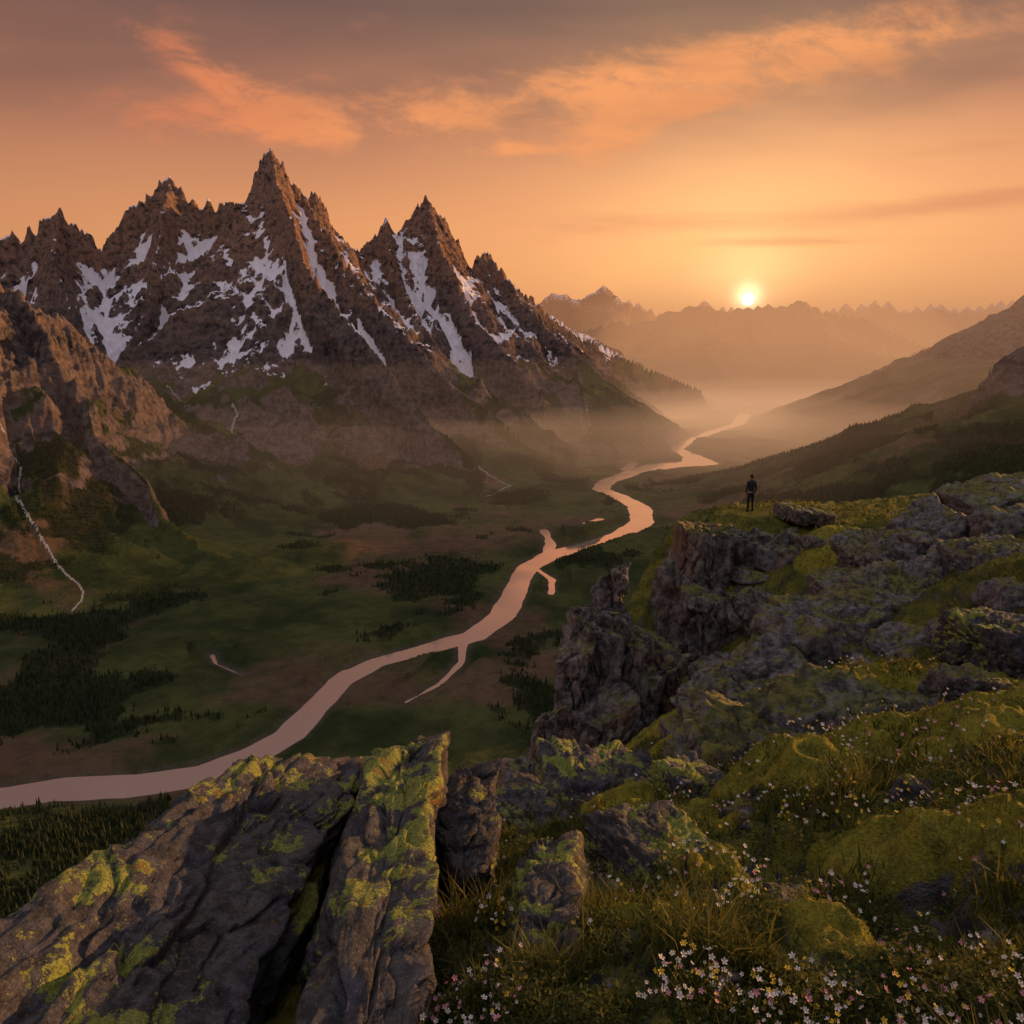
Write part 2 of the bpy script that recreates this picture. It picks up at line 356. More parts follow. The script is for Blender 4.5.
# warm sunlight painted as orange into the rock of the upper towers
sun_orange=n.m('MULTIPLY',n.ss(n.m('ADD',sq.outputs[2],n.m('MULTIPLY',n.m('SUBTRACT',big,.5),1400.0)),100.0,700.0),n.ss(fine,.36,.6))
rock=n.mix(n.m('MULTIPLY',sun_orange,.65),rock,(.44,.24,.135))
grass=n.mix(n.ss(big,.35,.62),(.036,.056,.017),(.125,.138,.040))
grass=n.mix(n.m('MULTIPLY',n.ss(n.noise(pos,.0013,5,.6,.4),.51,.60),.7),grass,(.24,.13,.085))
grass=n.mix(n.m('MULTIPLY',n.ss(fine,.4,.7),.5),grass,(.032,.045,.016))
vegf=n.ss(n.m('ADD',n.attr('veg'),n.m('MULTIPLY',n.m('SUBTRACT',fine,.5),1.0)),.35,.62)
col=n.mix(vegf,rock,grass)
forf=n.ss(n.m('ADD',n.attr('forest'),n.m('MULTIPLY',n.m('SUBTRACT',fine,.5),1.3)),.35,.75)
col=n.mix(n.m('MULTIPLY',forf,.85),col,n.mix(n.ss(fine,.35,.65),(.016,.026,.011),(.040,.052,.019)))
shore=n.ss(n.m('ADD',n.attr('rd'),n.m('MULTIPLY',n.m('SUBTRACT',fine,.5),36.0)),36.0,8.0)
col=n.mix(n.m('MULTIPLY',shore,.75),col,(.15,.12,.09))
col=n.mix(n.m('MULTIPLY',n.ss(n.attr('stream'),.35,.6),.75),col,(.65,.63,.6))
snf=n.ss(n.m('ADD',n.m('ADD',n.attr('snow'),n.m('MULTIPLY',n.m('SUBTRACT',fine,.5),.95)),n.m('MULTIPLY',n.m('SUBTRACT',nzk,.6),.5)),.53,.60)
col=n.mix(snf,col,(.84,.81,.83))
bs=n.m('SUBTRACT',1.0,n.m('MULTIPLY',snf,.8))
b1=n.new('ShaderNodeBump'); n.put(b1.inputs['Strength'],bs); b1.inputs['Distance'].default_value=38; n.put(b1.inputs['Height'],fine)
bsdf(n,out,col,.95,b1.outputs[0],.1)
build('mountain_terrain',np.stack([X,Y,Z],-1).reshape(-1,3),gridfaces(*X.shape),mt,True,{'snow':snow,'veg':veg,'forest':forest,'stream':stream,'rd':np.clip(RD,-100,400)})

# river: one still sheet of water seen only where the channels are cut below it
mw,n,out=newmat('river_water')
pos=n.new('ShaderNodeNewGeometry').outputs['Position']
wn=n.noise(pos,.05,3,.6)
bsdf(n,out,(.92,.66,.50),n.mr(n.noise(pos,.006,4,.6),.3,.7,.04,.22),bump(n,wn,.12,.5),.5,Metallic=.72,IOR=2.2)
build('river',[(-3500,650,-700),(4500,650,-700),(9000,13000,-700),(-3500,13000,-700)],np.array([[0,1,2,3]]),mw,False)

# forest
fm,n,out=newmat('conifer_forest')
bsdf(n,out,n.mix(n.attr('tint'),(.016,.028,.011),(.055,.065,.024)),.95,None,.1)
fr=forest.ravel()
cand=np.where((fr>.3+.7*rng.random(len(fr)))&(RR.ravel()>750)&(RR.ravel()<4300)&(slope.ravel()<1.1))[0]
pick=rng.choice(cand,min(50000,len(cand)),replace=False)
tx=X.ravel()[pick]+rng.normal(size=len(pick))*3; ty=Y.ravel()[pick]+rng.normal(size=len(pick))*3; tz=Z.ravel()[pick]
hh=rng.uniform(6,16,len(pick)); k=6; ang=np.arange(k)*2*math.pi/k
rad=hh*.2
ring=np.stack([np.cos(ang),np.sin(ang)],1)
jit=rng.uniform(.75,1.25,(len(pick),k))
Vr=np.zeros((len(pick),k+1,3)); Vr[:,:k,0]=tx[:,None]+ring[None,:,0]*rad[:,None]*jit; Vr[:,:k,1]=ty[:,None]+ring[None,:,1]*rad[:,None]*jit
Vr[:,:k,2]=(tz-1)[:,None]; Vr[:,k]=np.stack([tx,ty,tz+hh],1)
o=np.arange(len(pick))[:,None]*(k+1)
fs=np.stack([np.stack([o[:,0]+i,o[:,0]+(i+1)%k,o[:,0]+k],1) for i in range(k)],1).reshape(-1,3)
build('conifer_forest',Vr.reshape(-1,3),fs,fm,False,{'tint':np.repeat(rng.random(len(pick)),k+1)})

# ---------------------------------------------------------------- near ground
HIK=S(750,511,36)
ctrl=[(560,1060,2.3),(800,1040,2.3),(1050,1040,2.2),(1060,850,3.7),(850,915,3.5),(700,915,3.7),(590,920,4.0),(480,990,3.2),(470,900,5.2),(640,835,6.0),(780,790,6.4),(940,750,6.2),(1060,690,7.5),(900,690,9.5),(800,720,9.2),(700,765,9.5),(1000,665,10),
(560,815,10),(620,790,14),(520,800,14),(740,745,14),(840,700,15),(600,765,20),(560,785,20),(660,745,22),(720,700,22),(800,650,20),(870,615,19),(940,590,20),(1024,560,19),(1060,520,23),(560,775,27),(640,745,27),(720,715,28),(800,660,27),(760,690,28),
(830,600,28),(900,560,27),(980,525,28),(1024,503,29),(1080,475,32),(840,526,34),(790,520,35),(750,514,36),(715,522,35.5),(940,516,34)]
C=[S(*c) for c in ctrl]
C+=[(-3.8,5.2,-4.9),(-4.5,3,-5.0),(-2.6,2.6,-3.9),(-1.4,4.9,-3.8),(-1.2,1.5,-2.8),(-.3,1.2,-2.3),(0,0,-1.7),(2,-2,-1.5),(-5,-4,-3.5),(8,2,-1.5),(20,10,-1.5),(30,30,-4),(60,20,-2),(60,38,-6),(20,41,-8),(12,-8,0)]
C=np.array(C)
def Kf(r2): return np.where(r2>1e-12,.5*r2*np.log(np.maximum(r2,1e-12)),0)
nC=len(C); d2=((C[:,None,:2]-C[None,:,:2])**2).sum(-1)
Am=np.zeros((nC+3,nC+3)); Am[:nC,:nC]=Kf(d2)+np.eye(nC)*.15; Am[:nC,nC]=1; Am[:nC,nC+1:]=C[:,:2]; Am[nC,:nC]=1; Am[nC+1:,:nC]=C[:,:2].T
Wt=np.linalg.solve(Am,np.concatenate([C[:,2],[0,0,0]]))
def tps(X,Y):
    s=Wt[nC]+Wt[nC+1]*X+Wt[nC+2]*Y
    for i in range(nC): s=s+Wt[i]*Kf((X-C[i,0])**2+(Y-C[i,1])**2)
    return s
# low mossy hummocks that are part of the ground
HUM=[]
for (a,b,D,r_,h_) in [(775,825,6.2,.55,.34),(860,800,6.4,.5,.30),(620,842,6.6,.36,.22),(940,770,6.0,.55,.34),(700,855,5.4,.34,.18),(830,705,9.5,.7,.36),(900,700,9.5,.55,.32),(760,720,9.8,.5,.28),(1000,715,7.8,.5,.30),(880,885,4.0,.30,.17),(990,900,3.7,.32,.18),(720,905,4.0,.28,.15),(640,960,3.2,.22,.10),(830,985,2.9,.22,.12),(690,765,12,.7,.36),(960,560,25,1.3,.5),(840,545,31,1.6,.5),(600,775,16,1.0,.5),(660,735,20,1.2,.5)]:
    p=S(a,b,D); HUM.append((p[0],p[1],r_,h_))
def hummock(X,Y):
    s=np.zeros(X.shape)
    for x0,y0,r_,h_ in HUM:
        w_=r_*.35; dx=X-x0+w_*P2(X/r_+x0,Y/r_,401); dy=(Y-y0+w_*P2(X/r_,Y/r_+y0,402))/1.35
        q=(dx*dx+dy*dy)/(r_*r_); s=np.maximum(s,h_*np.sqrt(np.clip(1-q,0,1))*(1-.15*q))
    return s
def near_height(X,Y):
    sd_,bx,by=edge_dist(X,Y); ins=inpoly(X,Y); s=np.where(ins,0,sd_)
    base=tps(np.where(ins,X,bx),np.where(ins,Y,by))
    r=np.hypot(X,Y); k=np.clip(r/12,.25,1.0)*np.clip((46-r)/16,.35,1)
    zz=base-4.5*(1-np.exp(-s/1.2))-1.35*s
    wxx=X+.15*P2(X/.5,Y/.5,106); wyy=Y+.15*P2(X/.5,Y/.5,107)
    cush=np.sqrt(np.clip(1-2.2*np.abs(fbm(wxx/1.1,wyy/1.1,2,101)),0,1))
    cush2=np.sqrt(np.clip(1-2.4*np.abs(P2(wxx/.30,wyy/.30,103)),0,1))
    cush3=np.sqrt(np.clip(1-2.4*np.abs(P2(wxx/.11,wyy/.11,109)),0,1))
    zz=zz+k*.75*fbm(X/4.5,Y/4.5,4,102)+(.24*cush+.10*cush2+.03*cush3-.2)*np.clip(r/3.2,.3,1)+.02*fbm(X/.08,Y/.08,3,104)+hummock(X,Y)
    zz=zz+np.clip(s/6,0,1)*2.2*ridged(X/5,Y/5,5,105)
    dh=np.hypot(X-HIK[0],Y-HIK[1]); wk=np.exp(-(dh/1.7)**4)*np.clip(1-s/1.0,0,1)
    return zz*(1-wk)+wk*(HIK[2]+.03*fbm(X/.5,Y/.5,3,108))-.5*np.exp(-((X-HIK[0]*.93)**2+(Y-HIK[1]+3.2)**2)/3.0)
naz=np.radians(np.linspace(-54,50,1150)); nr=np.geomspace(.85,115,760)
NR,NA=np.meshgrid(nr,naz,indexing='ij'); NX=NR*np.sin(NA); NY=NR*np.cos(NA); NZ=near_height(NX,NY)
mossa=np.clip(hummock(NX,NY)/.12,0,1)
gm,n,out=newmat('alpine_meadow_ground')
geo=n.new('ShaderNodeNewGeometry'); pos=geo.outputs['Position']
s3=n.new('ShaderNodeSeparateXYZ'); n.put(s3.inputs[0],geo.outputs['Normal']); nzk=s3.outputs[2]
a1=n.noise(pos,.9,5,.6); a2=n.noise(pos,6,5,.65); a3=n.noise(pos,45,3,.7)
gc=n.mix(n.ss(a1,.38,.60),(.042,.056,.012),(.19,.17,.022))
gc=n.mix(n.m('MULTIPLY',n.ss(a2,.45,.7),.75),gc,(.028,.029,.010))
gc=n.mix(n.m('MULTIPLY',n.ss(a1,.58,.66),.5),gc,(.10,.055,.022))
gc=n.mix(n.m('MULTIPLY',n.ss(a3,.4,.7),.6),gc,(.20,.185,.036))
msc=n.mix(n.ss(a2,.35,.65),(.32,.27,.028),(.11,.11,.016))
msc=n.mix(n.m('MULTIPLY',n.ss(a3,.45,.65),.6),msc,(.38,.34,.05))
gc=n.mix(n.m('MULTIPLY',n.ss(n.m('ADD',n.attr('moss'),n.m('MULTIPLY',n.m('SUBTRACT',a2,.5),1.2)),.25,.65),.9),gc,msc)
rc=n.mix(n.ss(a2,.35,.65),(.035,.032,.032),(.14,.125,.115))
rf_=n.ss(n.m('ADD',n.m('ADD',nzk,n.m('MULTIPLY',n.attr('moss'),.4)),n.m('MULTIPLY',n.m('SUBTRACT',a1,.5),.9)),.68,.54)
gcol=n.mix(rf_,gc,rc)
nb=bump(n,n.m('ADD',a2,n.m('MULTIPLY',a3,.5)),.9,.10)
bsdf(n,out,gcol,.95,nb,.15)
build('meadow_ground',np.stack([NX,NY,NZ],-1).reshape(-1,3),gridfaces(*NX.shape),gm,True,{'moss':mossa})
print('near',time.time()-T0)

# ---------------------------------------------------------------- rocks
_ico={}
def ico(sub):
    if sub not in _ico:
        bm=bmesh.new(); bmesh.ops.create_icosphere(bm,subdivisions=sub,radius=1)
        V=np.array([v.co[:] for v in bm.verts]); Fc=np.array([[v.index for v in f.verts] for f in bm.faces]); bm.free(); _ico[sub]=(V,Fc)
    return _ico[sub]
def rockgeo(center,half,rot=(0,0,0),seed=0,sub=5,blk=.4,amp=.06,planes=9,fine=.55,aniso=(1,1,1),crk=.8,joint=.9):
    r_=np.random.default_rng(seed); V,Fc=ico(sub)
    ns=np.vstack([np.eye(3),-np.eye(3)])+r_.normal(size=(6,3))*.14
    ex=r_.normal(size=(planes,3)); ns=np.vstack([ns,ex]); ns/=np.linalg.norm(ns,axis=1)[:,None]
    of=np.concatenate([r_.uniform(.82,1.0,6),r_.uniform(.92,1.2,planes)])
    r=np.min(of[None,:]/np.maximum(V@ns.T,1e-3),axis=1); r=np.minimum(r,1.7)
    P=V*r[:,None]*np.array(half)
    M=np.array(Euler([math.radians(q) for q in rot]).to_matrix()); P=P@M.T
    Nn=V/np.array(half); Nn/=np.linalg.norm(Nn,axis=1)[:,None]; Nn=Nn@M.T
    W=P+np.array(center); Q=((W-np.array(center))@M)*np.array(aniso)+np.array(center)+seed*3.7
    Qw=Q+.16*blk*np.stack([fbm3(Q/blk*1.3,3,5),fbm3(Q/blk*1.3+9,3,6),fbm3(Q/blk*1.3+19,3,7)],1)*3
    f1,f2,hid=vor3(Qw/blk,seed)
    cr_=np.exp(-((f2-f1)/.05)**2)
    g1,g2,hid2=vor3(Qw/(blk*.42)+7,seed+1)
    d=amp*(hid-.5)*1.8-cr_*amp*crk+amp*.8*(hid2-.5)-np.exp(-((g2-g1)/.07)**2)*amp*.3*crk
    d=d+amp*fine*fbm3(Q/(blk*.6),6,seed+3,.6)*1.6
    d=d-amp*joint*np.exp(-(P3(Qw/blk*np.array([2.2,.35,1.2])+3,seed+9)/.05)**2)*crk
    return W+Nn*d[:,None],Fc
def rocks(name,specs,mat):
    Vs=[];Fs=[];o=0
    for s_ in specs:
        V,Fc=rockgeo(**s_); Vs.append(V); Fs.append(Fc+o); o+=len(V)
    return build(name,np.vstack(Vs),np.vstack(Fs),mat,True)
def rockmat(name,sc_,lich=.5,dark=(.028,.026,.028),light=(.115,.103,.10),warm=.3,moss=.4,lt=.56,mt_=.78,ls=4.4):
    m,n,out=newmat(name)
    geo=n.new('ShaderNodeNewGeometry'); pos=geo.outputs['Position']
    s3=n.new('ShaderNodeSeparateXYZ'); n.put(s3.inputs[0],geo.outputs['Normal']); nzk=s3.outputs[2]
    A=n.noise(pos,1.3*sc_,5,.65,.4); B=n.noise(pos,7*sc_,6,.72); Cc=n.noise(pos,42*sc_,4,.7)
    col=n.mix(n.ss(B,.35,.65),dark,light)
    col=n.mix(n.m('MULTIPLY',n.ss(A,.5,.62),warm),col,(.21,.12,.075))
    col=n.mix(n.m('MULTIPLY',n.ss(Cc,.5,.66),.5),col,(.02,.018,.019))
    col=n.mix(n.m('MULTIPLY',n.ss(Cc,.42,.34),.45),col,(.27,.255,.245))
    Lc=n.noise(pos,ls*sc_,8,.74,.3)
    lf=n.m('MULTIPLY',n.ss(n.m('ADD',Lc,n.m('MULTIPLY',n.m('SUBTRACT',n.noise(pos,.9*sc_,2,.5),.5),.6)),lt,lt+.025),n.ss(nzk,-.1,.35))
    col=n.mix(n.m('MULTIPLY',lf,lich),col,n.mix(n.ss(Cc,.35,.65),(.14,.17,.02),(.40,.43,.07)))
    of=n.m('MULTIPLY',n.ss(n.m('ADD',Lc,n.m('MULTIPLY',B,-.6)),.32,.36),lich)
    col=n.mix(of,col,(.24,.13,.03))
    mf=n.m('MULTIPLY',n.ss(n.m('ADD',nzk,n.m('MULTIPLY',n.m('SUBTRACT',A,.5),2.2)),mt_,mt_+.18),moss)
    col=n.mix(mf,col,n.mix(n.ss(B,.4,.6),(.055,.064,.011),(.21,.19,.028)))
    hgt=n.m('ADD',n.m('MULTIPLY',B,1.0),n.m('MULTIPLY',Cc,.4))
    bsdf(n,out,col,n.mr(B,.3,.7,.6,.9),bump(n,hgt,1.0,.07/sc_),.35); return m
rk_near=rockmat('lichen_rock',1.6,.9,moss=.10,lt=.525,ls=3.0,dark=(.020,.019,.022),light=(.105,.10,.106),warm=.12)
rk_mid=rockmat('mossy_rock',.8,.35,moss=.9,dark=(.035,.033,.035),light=(.26,.235,.22),mt_=.76)
rk_cliff=rockmat('cliff_rock',.33,.15,moss=.9,dark=(.042,.038,.036),light=(.31,.26,.23),warm=.85,mt_=.74)

def R(p,half,rot=(0,0,0),seed=0,**k): return dict(center=p,half=half,rot=rot,seed=seed,**k)
rocks('rock_slab',[R((-1.80,3.2,-3.12),(.60,1.80,.78),(-5,22,-6),1,sub=7,blk=.62,amp=.06,aniso=(1.2,.6,1),fine=.9,joint=.5),
                   R((-2.55,2.75,-3.75),(.50,1.5,.55),(-4,30,-12),2,sub=6,blk=.5,amp=.06,aniso=(1.3,.6,1),joint=.4)],rk_near)
rocks('rock_slab',[R((-.68,3.15,-2.90),(.27,1.62,.72),(-4,12,2),4,sub=7,blk=.5,amp=.055,aniso=(1.2,.55,1),fine=.9,joint=.5),
                   R((-.32,4.35,-3.35),(.17,.5,.62),(4,6,0),5,sub=6,blk=.3,amp=.05)],rk_near)
rocks('rock_slab',[R((.12,2.75,-2.68),(.16,.72,.44),(-6,10,-4),8,sub=6,blk=.3,amp=.04)],rk_near)
def at(a,b,D,hx,hy,hz,rot,seed,sub=5,**k):
    p=S(a,b,D); q=D/F
    return R(p,(hx*q,hy*q,hz*q),rot,seed,sub=sub,blk=k.get('blk',max(hx,hz)*q*.6),amp=k.get('amp',max(hx,hz)*q*.11),aniso=k.get('aniso',(1,1,.8)),planes=k.get('planes',7))
for sp_list in ([at(925,842,4.6,44,42,56,(10,25,20),11,6)],[at(655,862,4.6,56,60,34,(8,5,30),12,6)],[at(597,804,8.5,62,70,42,(6,8,10),13,6),at(525,830,7.5,35,50,34,(6,-8,30),14,6)],
    [at(1000,645,8.8,46,50,30,(0,10,20),15,6)],[at(852,885,4.3,28,30,24,(0,10,50),16,6)],[at(745,925,3.5,34,34,26,(0,10,10),17,6)],[at(1010,970,2.9,48,34,28,(0,10,30),18,6)],[at(690,795,6.6,40,30,26,(0,12,30),19,6)],[at(800,870,4.6,30,30,22,(0,-12,30),20,6)],[at(985,770,5.8,40,30,26,(0,-12,60),26,6)]):
    rocks('boulder',sp_list,rk_near)
rocks('rock_outcrop',[at(800,744,8.2,68,56,52,(5,-8,10),21,6),at(735,754,8.2,46,50,44,(5,12,-10),22,6),at(855,730,8.3,40,40,42,(0,-20,10),23,6),at(695,776,8.1,26,30,30,(0,10,0),24,6),at(905,725,8.1,34,30,30,(0,10,0),27,6),at(960,695,8.1,32,30,28,(0,10,0),28,6),at(770,726,9.0,30,30,34,(0,-20,30),29,6)],rk_mid)
rocks('rock_outcrop',[at(765,690,17,48,50,40,(10,-28,10),31,6),at(835,650,18,48,46,46,(5,-25,20),32,6),at(885,614,19,40,46,42,(0,-30,10),33,6),at(930,592,20,36,46,34,(0,-25,-10),34,6),at(720,712,17,38,46,40,(0,-15,0),35,6),at(985,565,19,40,46,26,(0,-14,-10),36,6),at(905,660,16,32,36,28,(0,-14,-10),37),at(960,640,15,30,40,22,(0,-14,-10),38),at(1020,610,15,34,40,28,(0,-14,-10),39),at(800,715,15,30,30,22,(0,-20,10),40),at(690,745,17,26,30,24,(0,-14,10),48),at(800,660,17.5,30,30,34,(0,-20,40),51),at(860,625,18.5,26,30,36,(0,-20,60),52)],rk_mid)
rocks('rock_outcrop',[at(935,540,25,38,40,28,(0,-30,10),41,6),at(900,560,25,34,40,26,(0,-20,30),42,6),at(985,500,29,36,50,14,(0,-12,10),43),at(1030,494,29,26,40,16,(0,-10,10),44),at(803,516,34,22,25,8,(0,8,10),45),at(865,548,28,28,30,14,(0,-12,0),46),at(1005,530,23,34,30,22,(0,-12,0),47),at(840,585,26,26,26,18,(0,-12,0),49),at(960,560,22,30,26,18,(0,-12,0),50)],rk_mid)
cr=[]
rc_=np.random.default_rng(5)
for a,b,D,hx,hz in [(702,590,33,22,60),(732,580,34,26,50),(770,590,33.5,26,46),(695,650,31,22,64),(722,650,31.5,24,66),(755,645,31.5,26,56),(672,640,31.5,16,66),(690,560,34,14,34),(712,550,35,24,27),(748,550,35,26,22),(790,575,33,24,34),(780,640,30.5,26,44),(655,690,29.5,20,56),(735,690,29.5,26,40),(695,705,28.8,24,42),(815,560,32,22,24),(672,700,29,16,44)]:
    cr.append(at(a,b,D,hx*.95,hx*1.1,hz,(rc_.uniform(-4,4),rc_.uniform(-5,7),rc_.uniform(-30,30)),int(rc_.integers(1000)),6,blk=1.2,amp=.24,aniso=(1,1,.5),planes=4))
rocks('rock_cliff',cr,rk_cliff)
cr=[]
for a,b,D,hx,hz in [(612,600,28,16,30),(594,672,27.5,24,56),(572,700,27,18,66),(622,690,28,22,60),(600,740,26.5,28,42),(640,720,28,22,50),(610,640,28,20,40),(545,750,25.5,18,40),(522,785,24,22,26),(577,650,27.5,14,36),(635,680,28.5,14,44),(592,640,28,14,34)]:
    cr.append(at(a,b,D,hx*.95,hx*1.1,hz,(rc_.uniform(-3,3),rc_.uniform(-5,5),rc_.uniform(-30,30)),int(rc_.integers(1000)),6,blk=1.05,amp=.2,aniso=(1,1,.5),planes=4))
rocks('rock_pinnacle',cr,rk_cliff)
st=[]
for i in range(480):
    r=math.exp(rc_.uniform(math.log(2.2),math.log(34))); t=rc_.uniform(math.radians(-8),math.radians(40)); st.append((r*math.sin(t),r*math.cos(t),r))
sx=np.array([q[0] for q in st]); sy=np.array([q[1] for q in st]); szz=near_height(sx,sy); insd=inpoly(sx,sy)&(hummock(sx,sy)<.03)
spec=[R((sx[i],sy[i],szz[i]-.01*st[i][2]),tuple(rc_.uniform(.5,1.2,3)*np.array([1,1,.7])*(.014+.016*st[i][2]*rc_.random()**1.5)*1.9),(rc_.uniform(-20,20),rc_.uniform(-20,20),rc_.uniform(0,90)),i,sub=4,blk=.2,amp=.018) for i in range(len(st)) if insd[i]]
rocks('scattered_stones',spec,rk_mid)
print('rocks',time.time()-T0)

# ---------------------------------------------------------------- grass, leaves, flowers
def scatter(nn,r0,r1,a0,a1,seed):
    g_=np.random.default_rng(seed); r=np.exp(g_.uniform(math.log(r0),math.log(r1),nn)); t=np.radians(g_.uniform(a0,a1,nn))
    x_=r*np.sin(t); y_=r*np.cos(t); k=inpoly(x_,y_)&~((x_<-1.0)); return x_[k],y_[k],r[k],g_
x_,y_,r_,g_=scatter(28000,1.6,42,-14,44,1)
dens=fbm(x_/.7,y_/.7,3,201)+.5*fbm(x_/3,y_/3,2,202)-.35*np.clip(hummock(x_,y_)/.12,0,1)
k=dens+g_.normal(size=len(x_))*.12>.04; x_,y_,r_=x_[k],y_[k],r_[k]
NB=11; nT=len(x_)
tall=1+1.1*sst(.15,.4,fbm(x_/.5,y_/.5,2,205))*(r_<7)
bx=np.repeat(x_,NB)+g_.normal(size=nT*NB)*np.repeat(.025+.006*r_,NB); by=np.repeat(y_,NB)+g_.normal(size=nT*NB)*np.repeat(.025+.006*r_,NB)
bz=near_height(bx,by)-.01
hgt=g_.uniform(.035,.11,nT*NB)*np.repeat(g_.uniform(.5,1.4,nT)*tall,NB)*np.repeat(1+.02*r_,NB); wd=.0022*np.repeat(1+.3*r_,NB)*g_.uniform(.7,1.3,nT*NB)
th=g_.uniform(0,2*math.pi,nT*NB); ln=g_.uniform(.2,.9,nT*NB)*hgt; th2=g_.uniform(0,2*math.pi,nT*NB)
ox,oy=np.cos(th)*wd,np.sin(th)*wd; lx,ly=np.cos(th2)*ln,np.sin(th2)*ln
Vg=np.stack([np.stack([bx-ox,by-oy,bz],1),np.stack([bx+ox,by+oy,bz],1),np.stack([bx+ox*.8+lx*.35,by+oy*.8+ly*.35,bz+hgt*.6],1),np.stack([bx-ox*.8+lx*.35,by-oy*.8+ly*.35,bz+hgt*.6],1),np.stack([bx+lx,by+ly,bz+hgt],1)],1)
o=np.arange(len(bx))*5
grm,n,out=newmat('grass_blades')
gb=bsdf(n,out,n.mix(n.attr('tint'),(.032,.054,.010),(.20,.19,.040)),.7,None,.2)
tr=n.new('ShaderNodeBsdfTranslucent'); n.put(tr.inputs[0],n.mix(n.attr('tint'),(.05,.065,.012),(.23,.20,.04)))
mx=n.new('ShaderNodeMixShader'); mx.inputs[0].default_value=.35; n.t.links.new(gb.outputs[0],mx.inputs[1]); n.t.links.new(tr.outputs[0],mx.inputs[2]); n.t.links.new(mx.outputs[0],out.inputs[0])
build('grass',Vg.reshape(-1,3),[np.stack([o,o+1,o+2,o+3],1),np.stack([o+3,o+2,o+4],1)],grm,True,{'tint':np.repeat(np.clip(np.repeat(.35+dens[k]*.9,NB)+g_.normal(size=len(bx))*.22,0,1),5)})
x_,y_,r_,g_=scatter(220000,1.6,11,-14,44,2)
hm=np.clip(hummock(x_,y_)/.10,0,1)
d_=fbm(x_/.35,y_/.35,3,211)+g_.normal(size=len(x_))*.1; k=((d_>-.04)&(hm<.3))|((hm>.2)&(g_.random(len(x_))<.35)); x_,y_,r_,d_,hm=x_[k],y_[k],r_[k],d_[k],hm[k]
z_=near_height(x_,y_)+g_.random(len(x_))*np.clip(d_*.4,.0,.14)*(1-.8*hm)+.004
sz=g_.uniform(.005,.011,len(x_))*(1+.12*r_)*(1-.4*hm); a_=g_.normal(size=(len(x_),3)); a_[:,2]*=.5; a_/=np.linalg.norm(a_,axis=1)[:,None]
b_=np.cross(a_,g_.normal(size=(len(x_),3))); b_/=np.linalg.norm(b_,axis=1)[:,None]
c_=np.stack([x_,y_,z_],1); s_=sz[:,None]
Vl=np.stack([c_-a_*s_,c_+b_*s_*.45,c_+a_*s_,c_-b_*s_*.45],1); o=np.arange(len(x_))*4
build('alpine_foliage',Vl.reshape(-1,3),np.stack([o,o+1,o+2,o+3],1),grm,False,{'tint':np.repeat(np.clip(.1+d_*.6+.75*hm+g_.normal(size=len(x_))*.18,0,1),4)})
x_,y_,r_,g_=scatter(6800,2.0,13,-13,42,3)
cl=fbm(x_/.55,y_/.55,2,221)+.25*fbm(x_/2,y_/2,2,222); k=cl>.08; x_,y_,r_,cl=x_[k],y_[k],r_[k],cl[k]
kind=fbm(x_/.8,y_/.8,2,231)
z_=near_height(x_,y_); Vf=[];Ff4=[];Cf=[];o=0
for i in range(len(x_)):
    h_=g_.uniform(.05,.15); c=np.array([x_[i]+g_.normal()*.01,y_[i]+g_.normal()*.01,z_[i]+h_]); sz=g_.uniform(.005,.0100)*(1+.075*r_[i])
    t=g_.random()*.6+.2+kind[i]*.6; colr=(.66,.27,.34) if t<.36 else ((.74,.66,.58) if t<.70 else (.76,.52,.06))
    ax=Vector((g_.normal()*.6,g_.normal()*.6-.4,1)).normalized(); q=ax.to_track_quat('Z','Y').to_matrix()
    Vf+= [(x_[i]-.0012,y_[i],z_[i]-.01),(x_[i]+.0012,y_[i],z_[i]-.01),(c[0]+.001,c[1],c[2]),(c[0]-.001,c[1],c[2])]; Cf+=[(.04,.06,.015)]*4; Ff4.append((o,o+1,o+2,o+3)); o+=4
    def pt(rad,an,hz): v=q@Vector((rad*math.cos(an),rad*math.sin(an),hz)); return (c[0]+v.x,c[1]+v.y,c[2]+v.z)
    cup=g_.uniform(.2,.9)
    for j in range(5):
        a0=j*2*math.pi/5
        Vf+=[pt(0,0,0),pt(sz*.8,a0-.45,sz*.8*cup),pt(sz*1.15,a0,sz*1.1*cup),pt(sz*.8,a0+.45,sz*.8*cup)]; Cf+=[colr]*4; Ff4.append((o,o+1,o+2,o+3)); o+=4
    for j in range(4):
        a0=j*math.pi/2; Vf.append(pt(sz*.3,a0,sz*.15)); Cf.append((.5,.34,.05))
    Ff4.append((o,o+1,o+2,o+3)); o+=4
fwm,n,out=newmat('flower_petals'); bsdf(n,out,n.attr('pcol',True),.7,None,.2)
build('wildflowers',np.array(Vf),np.array(Ff4),fwm,False,None,{'pcol':np.array(Cf)})
print('plants',time.time()-T0)

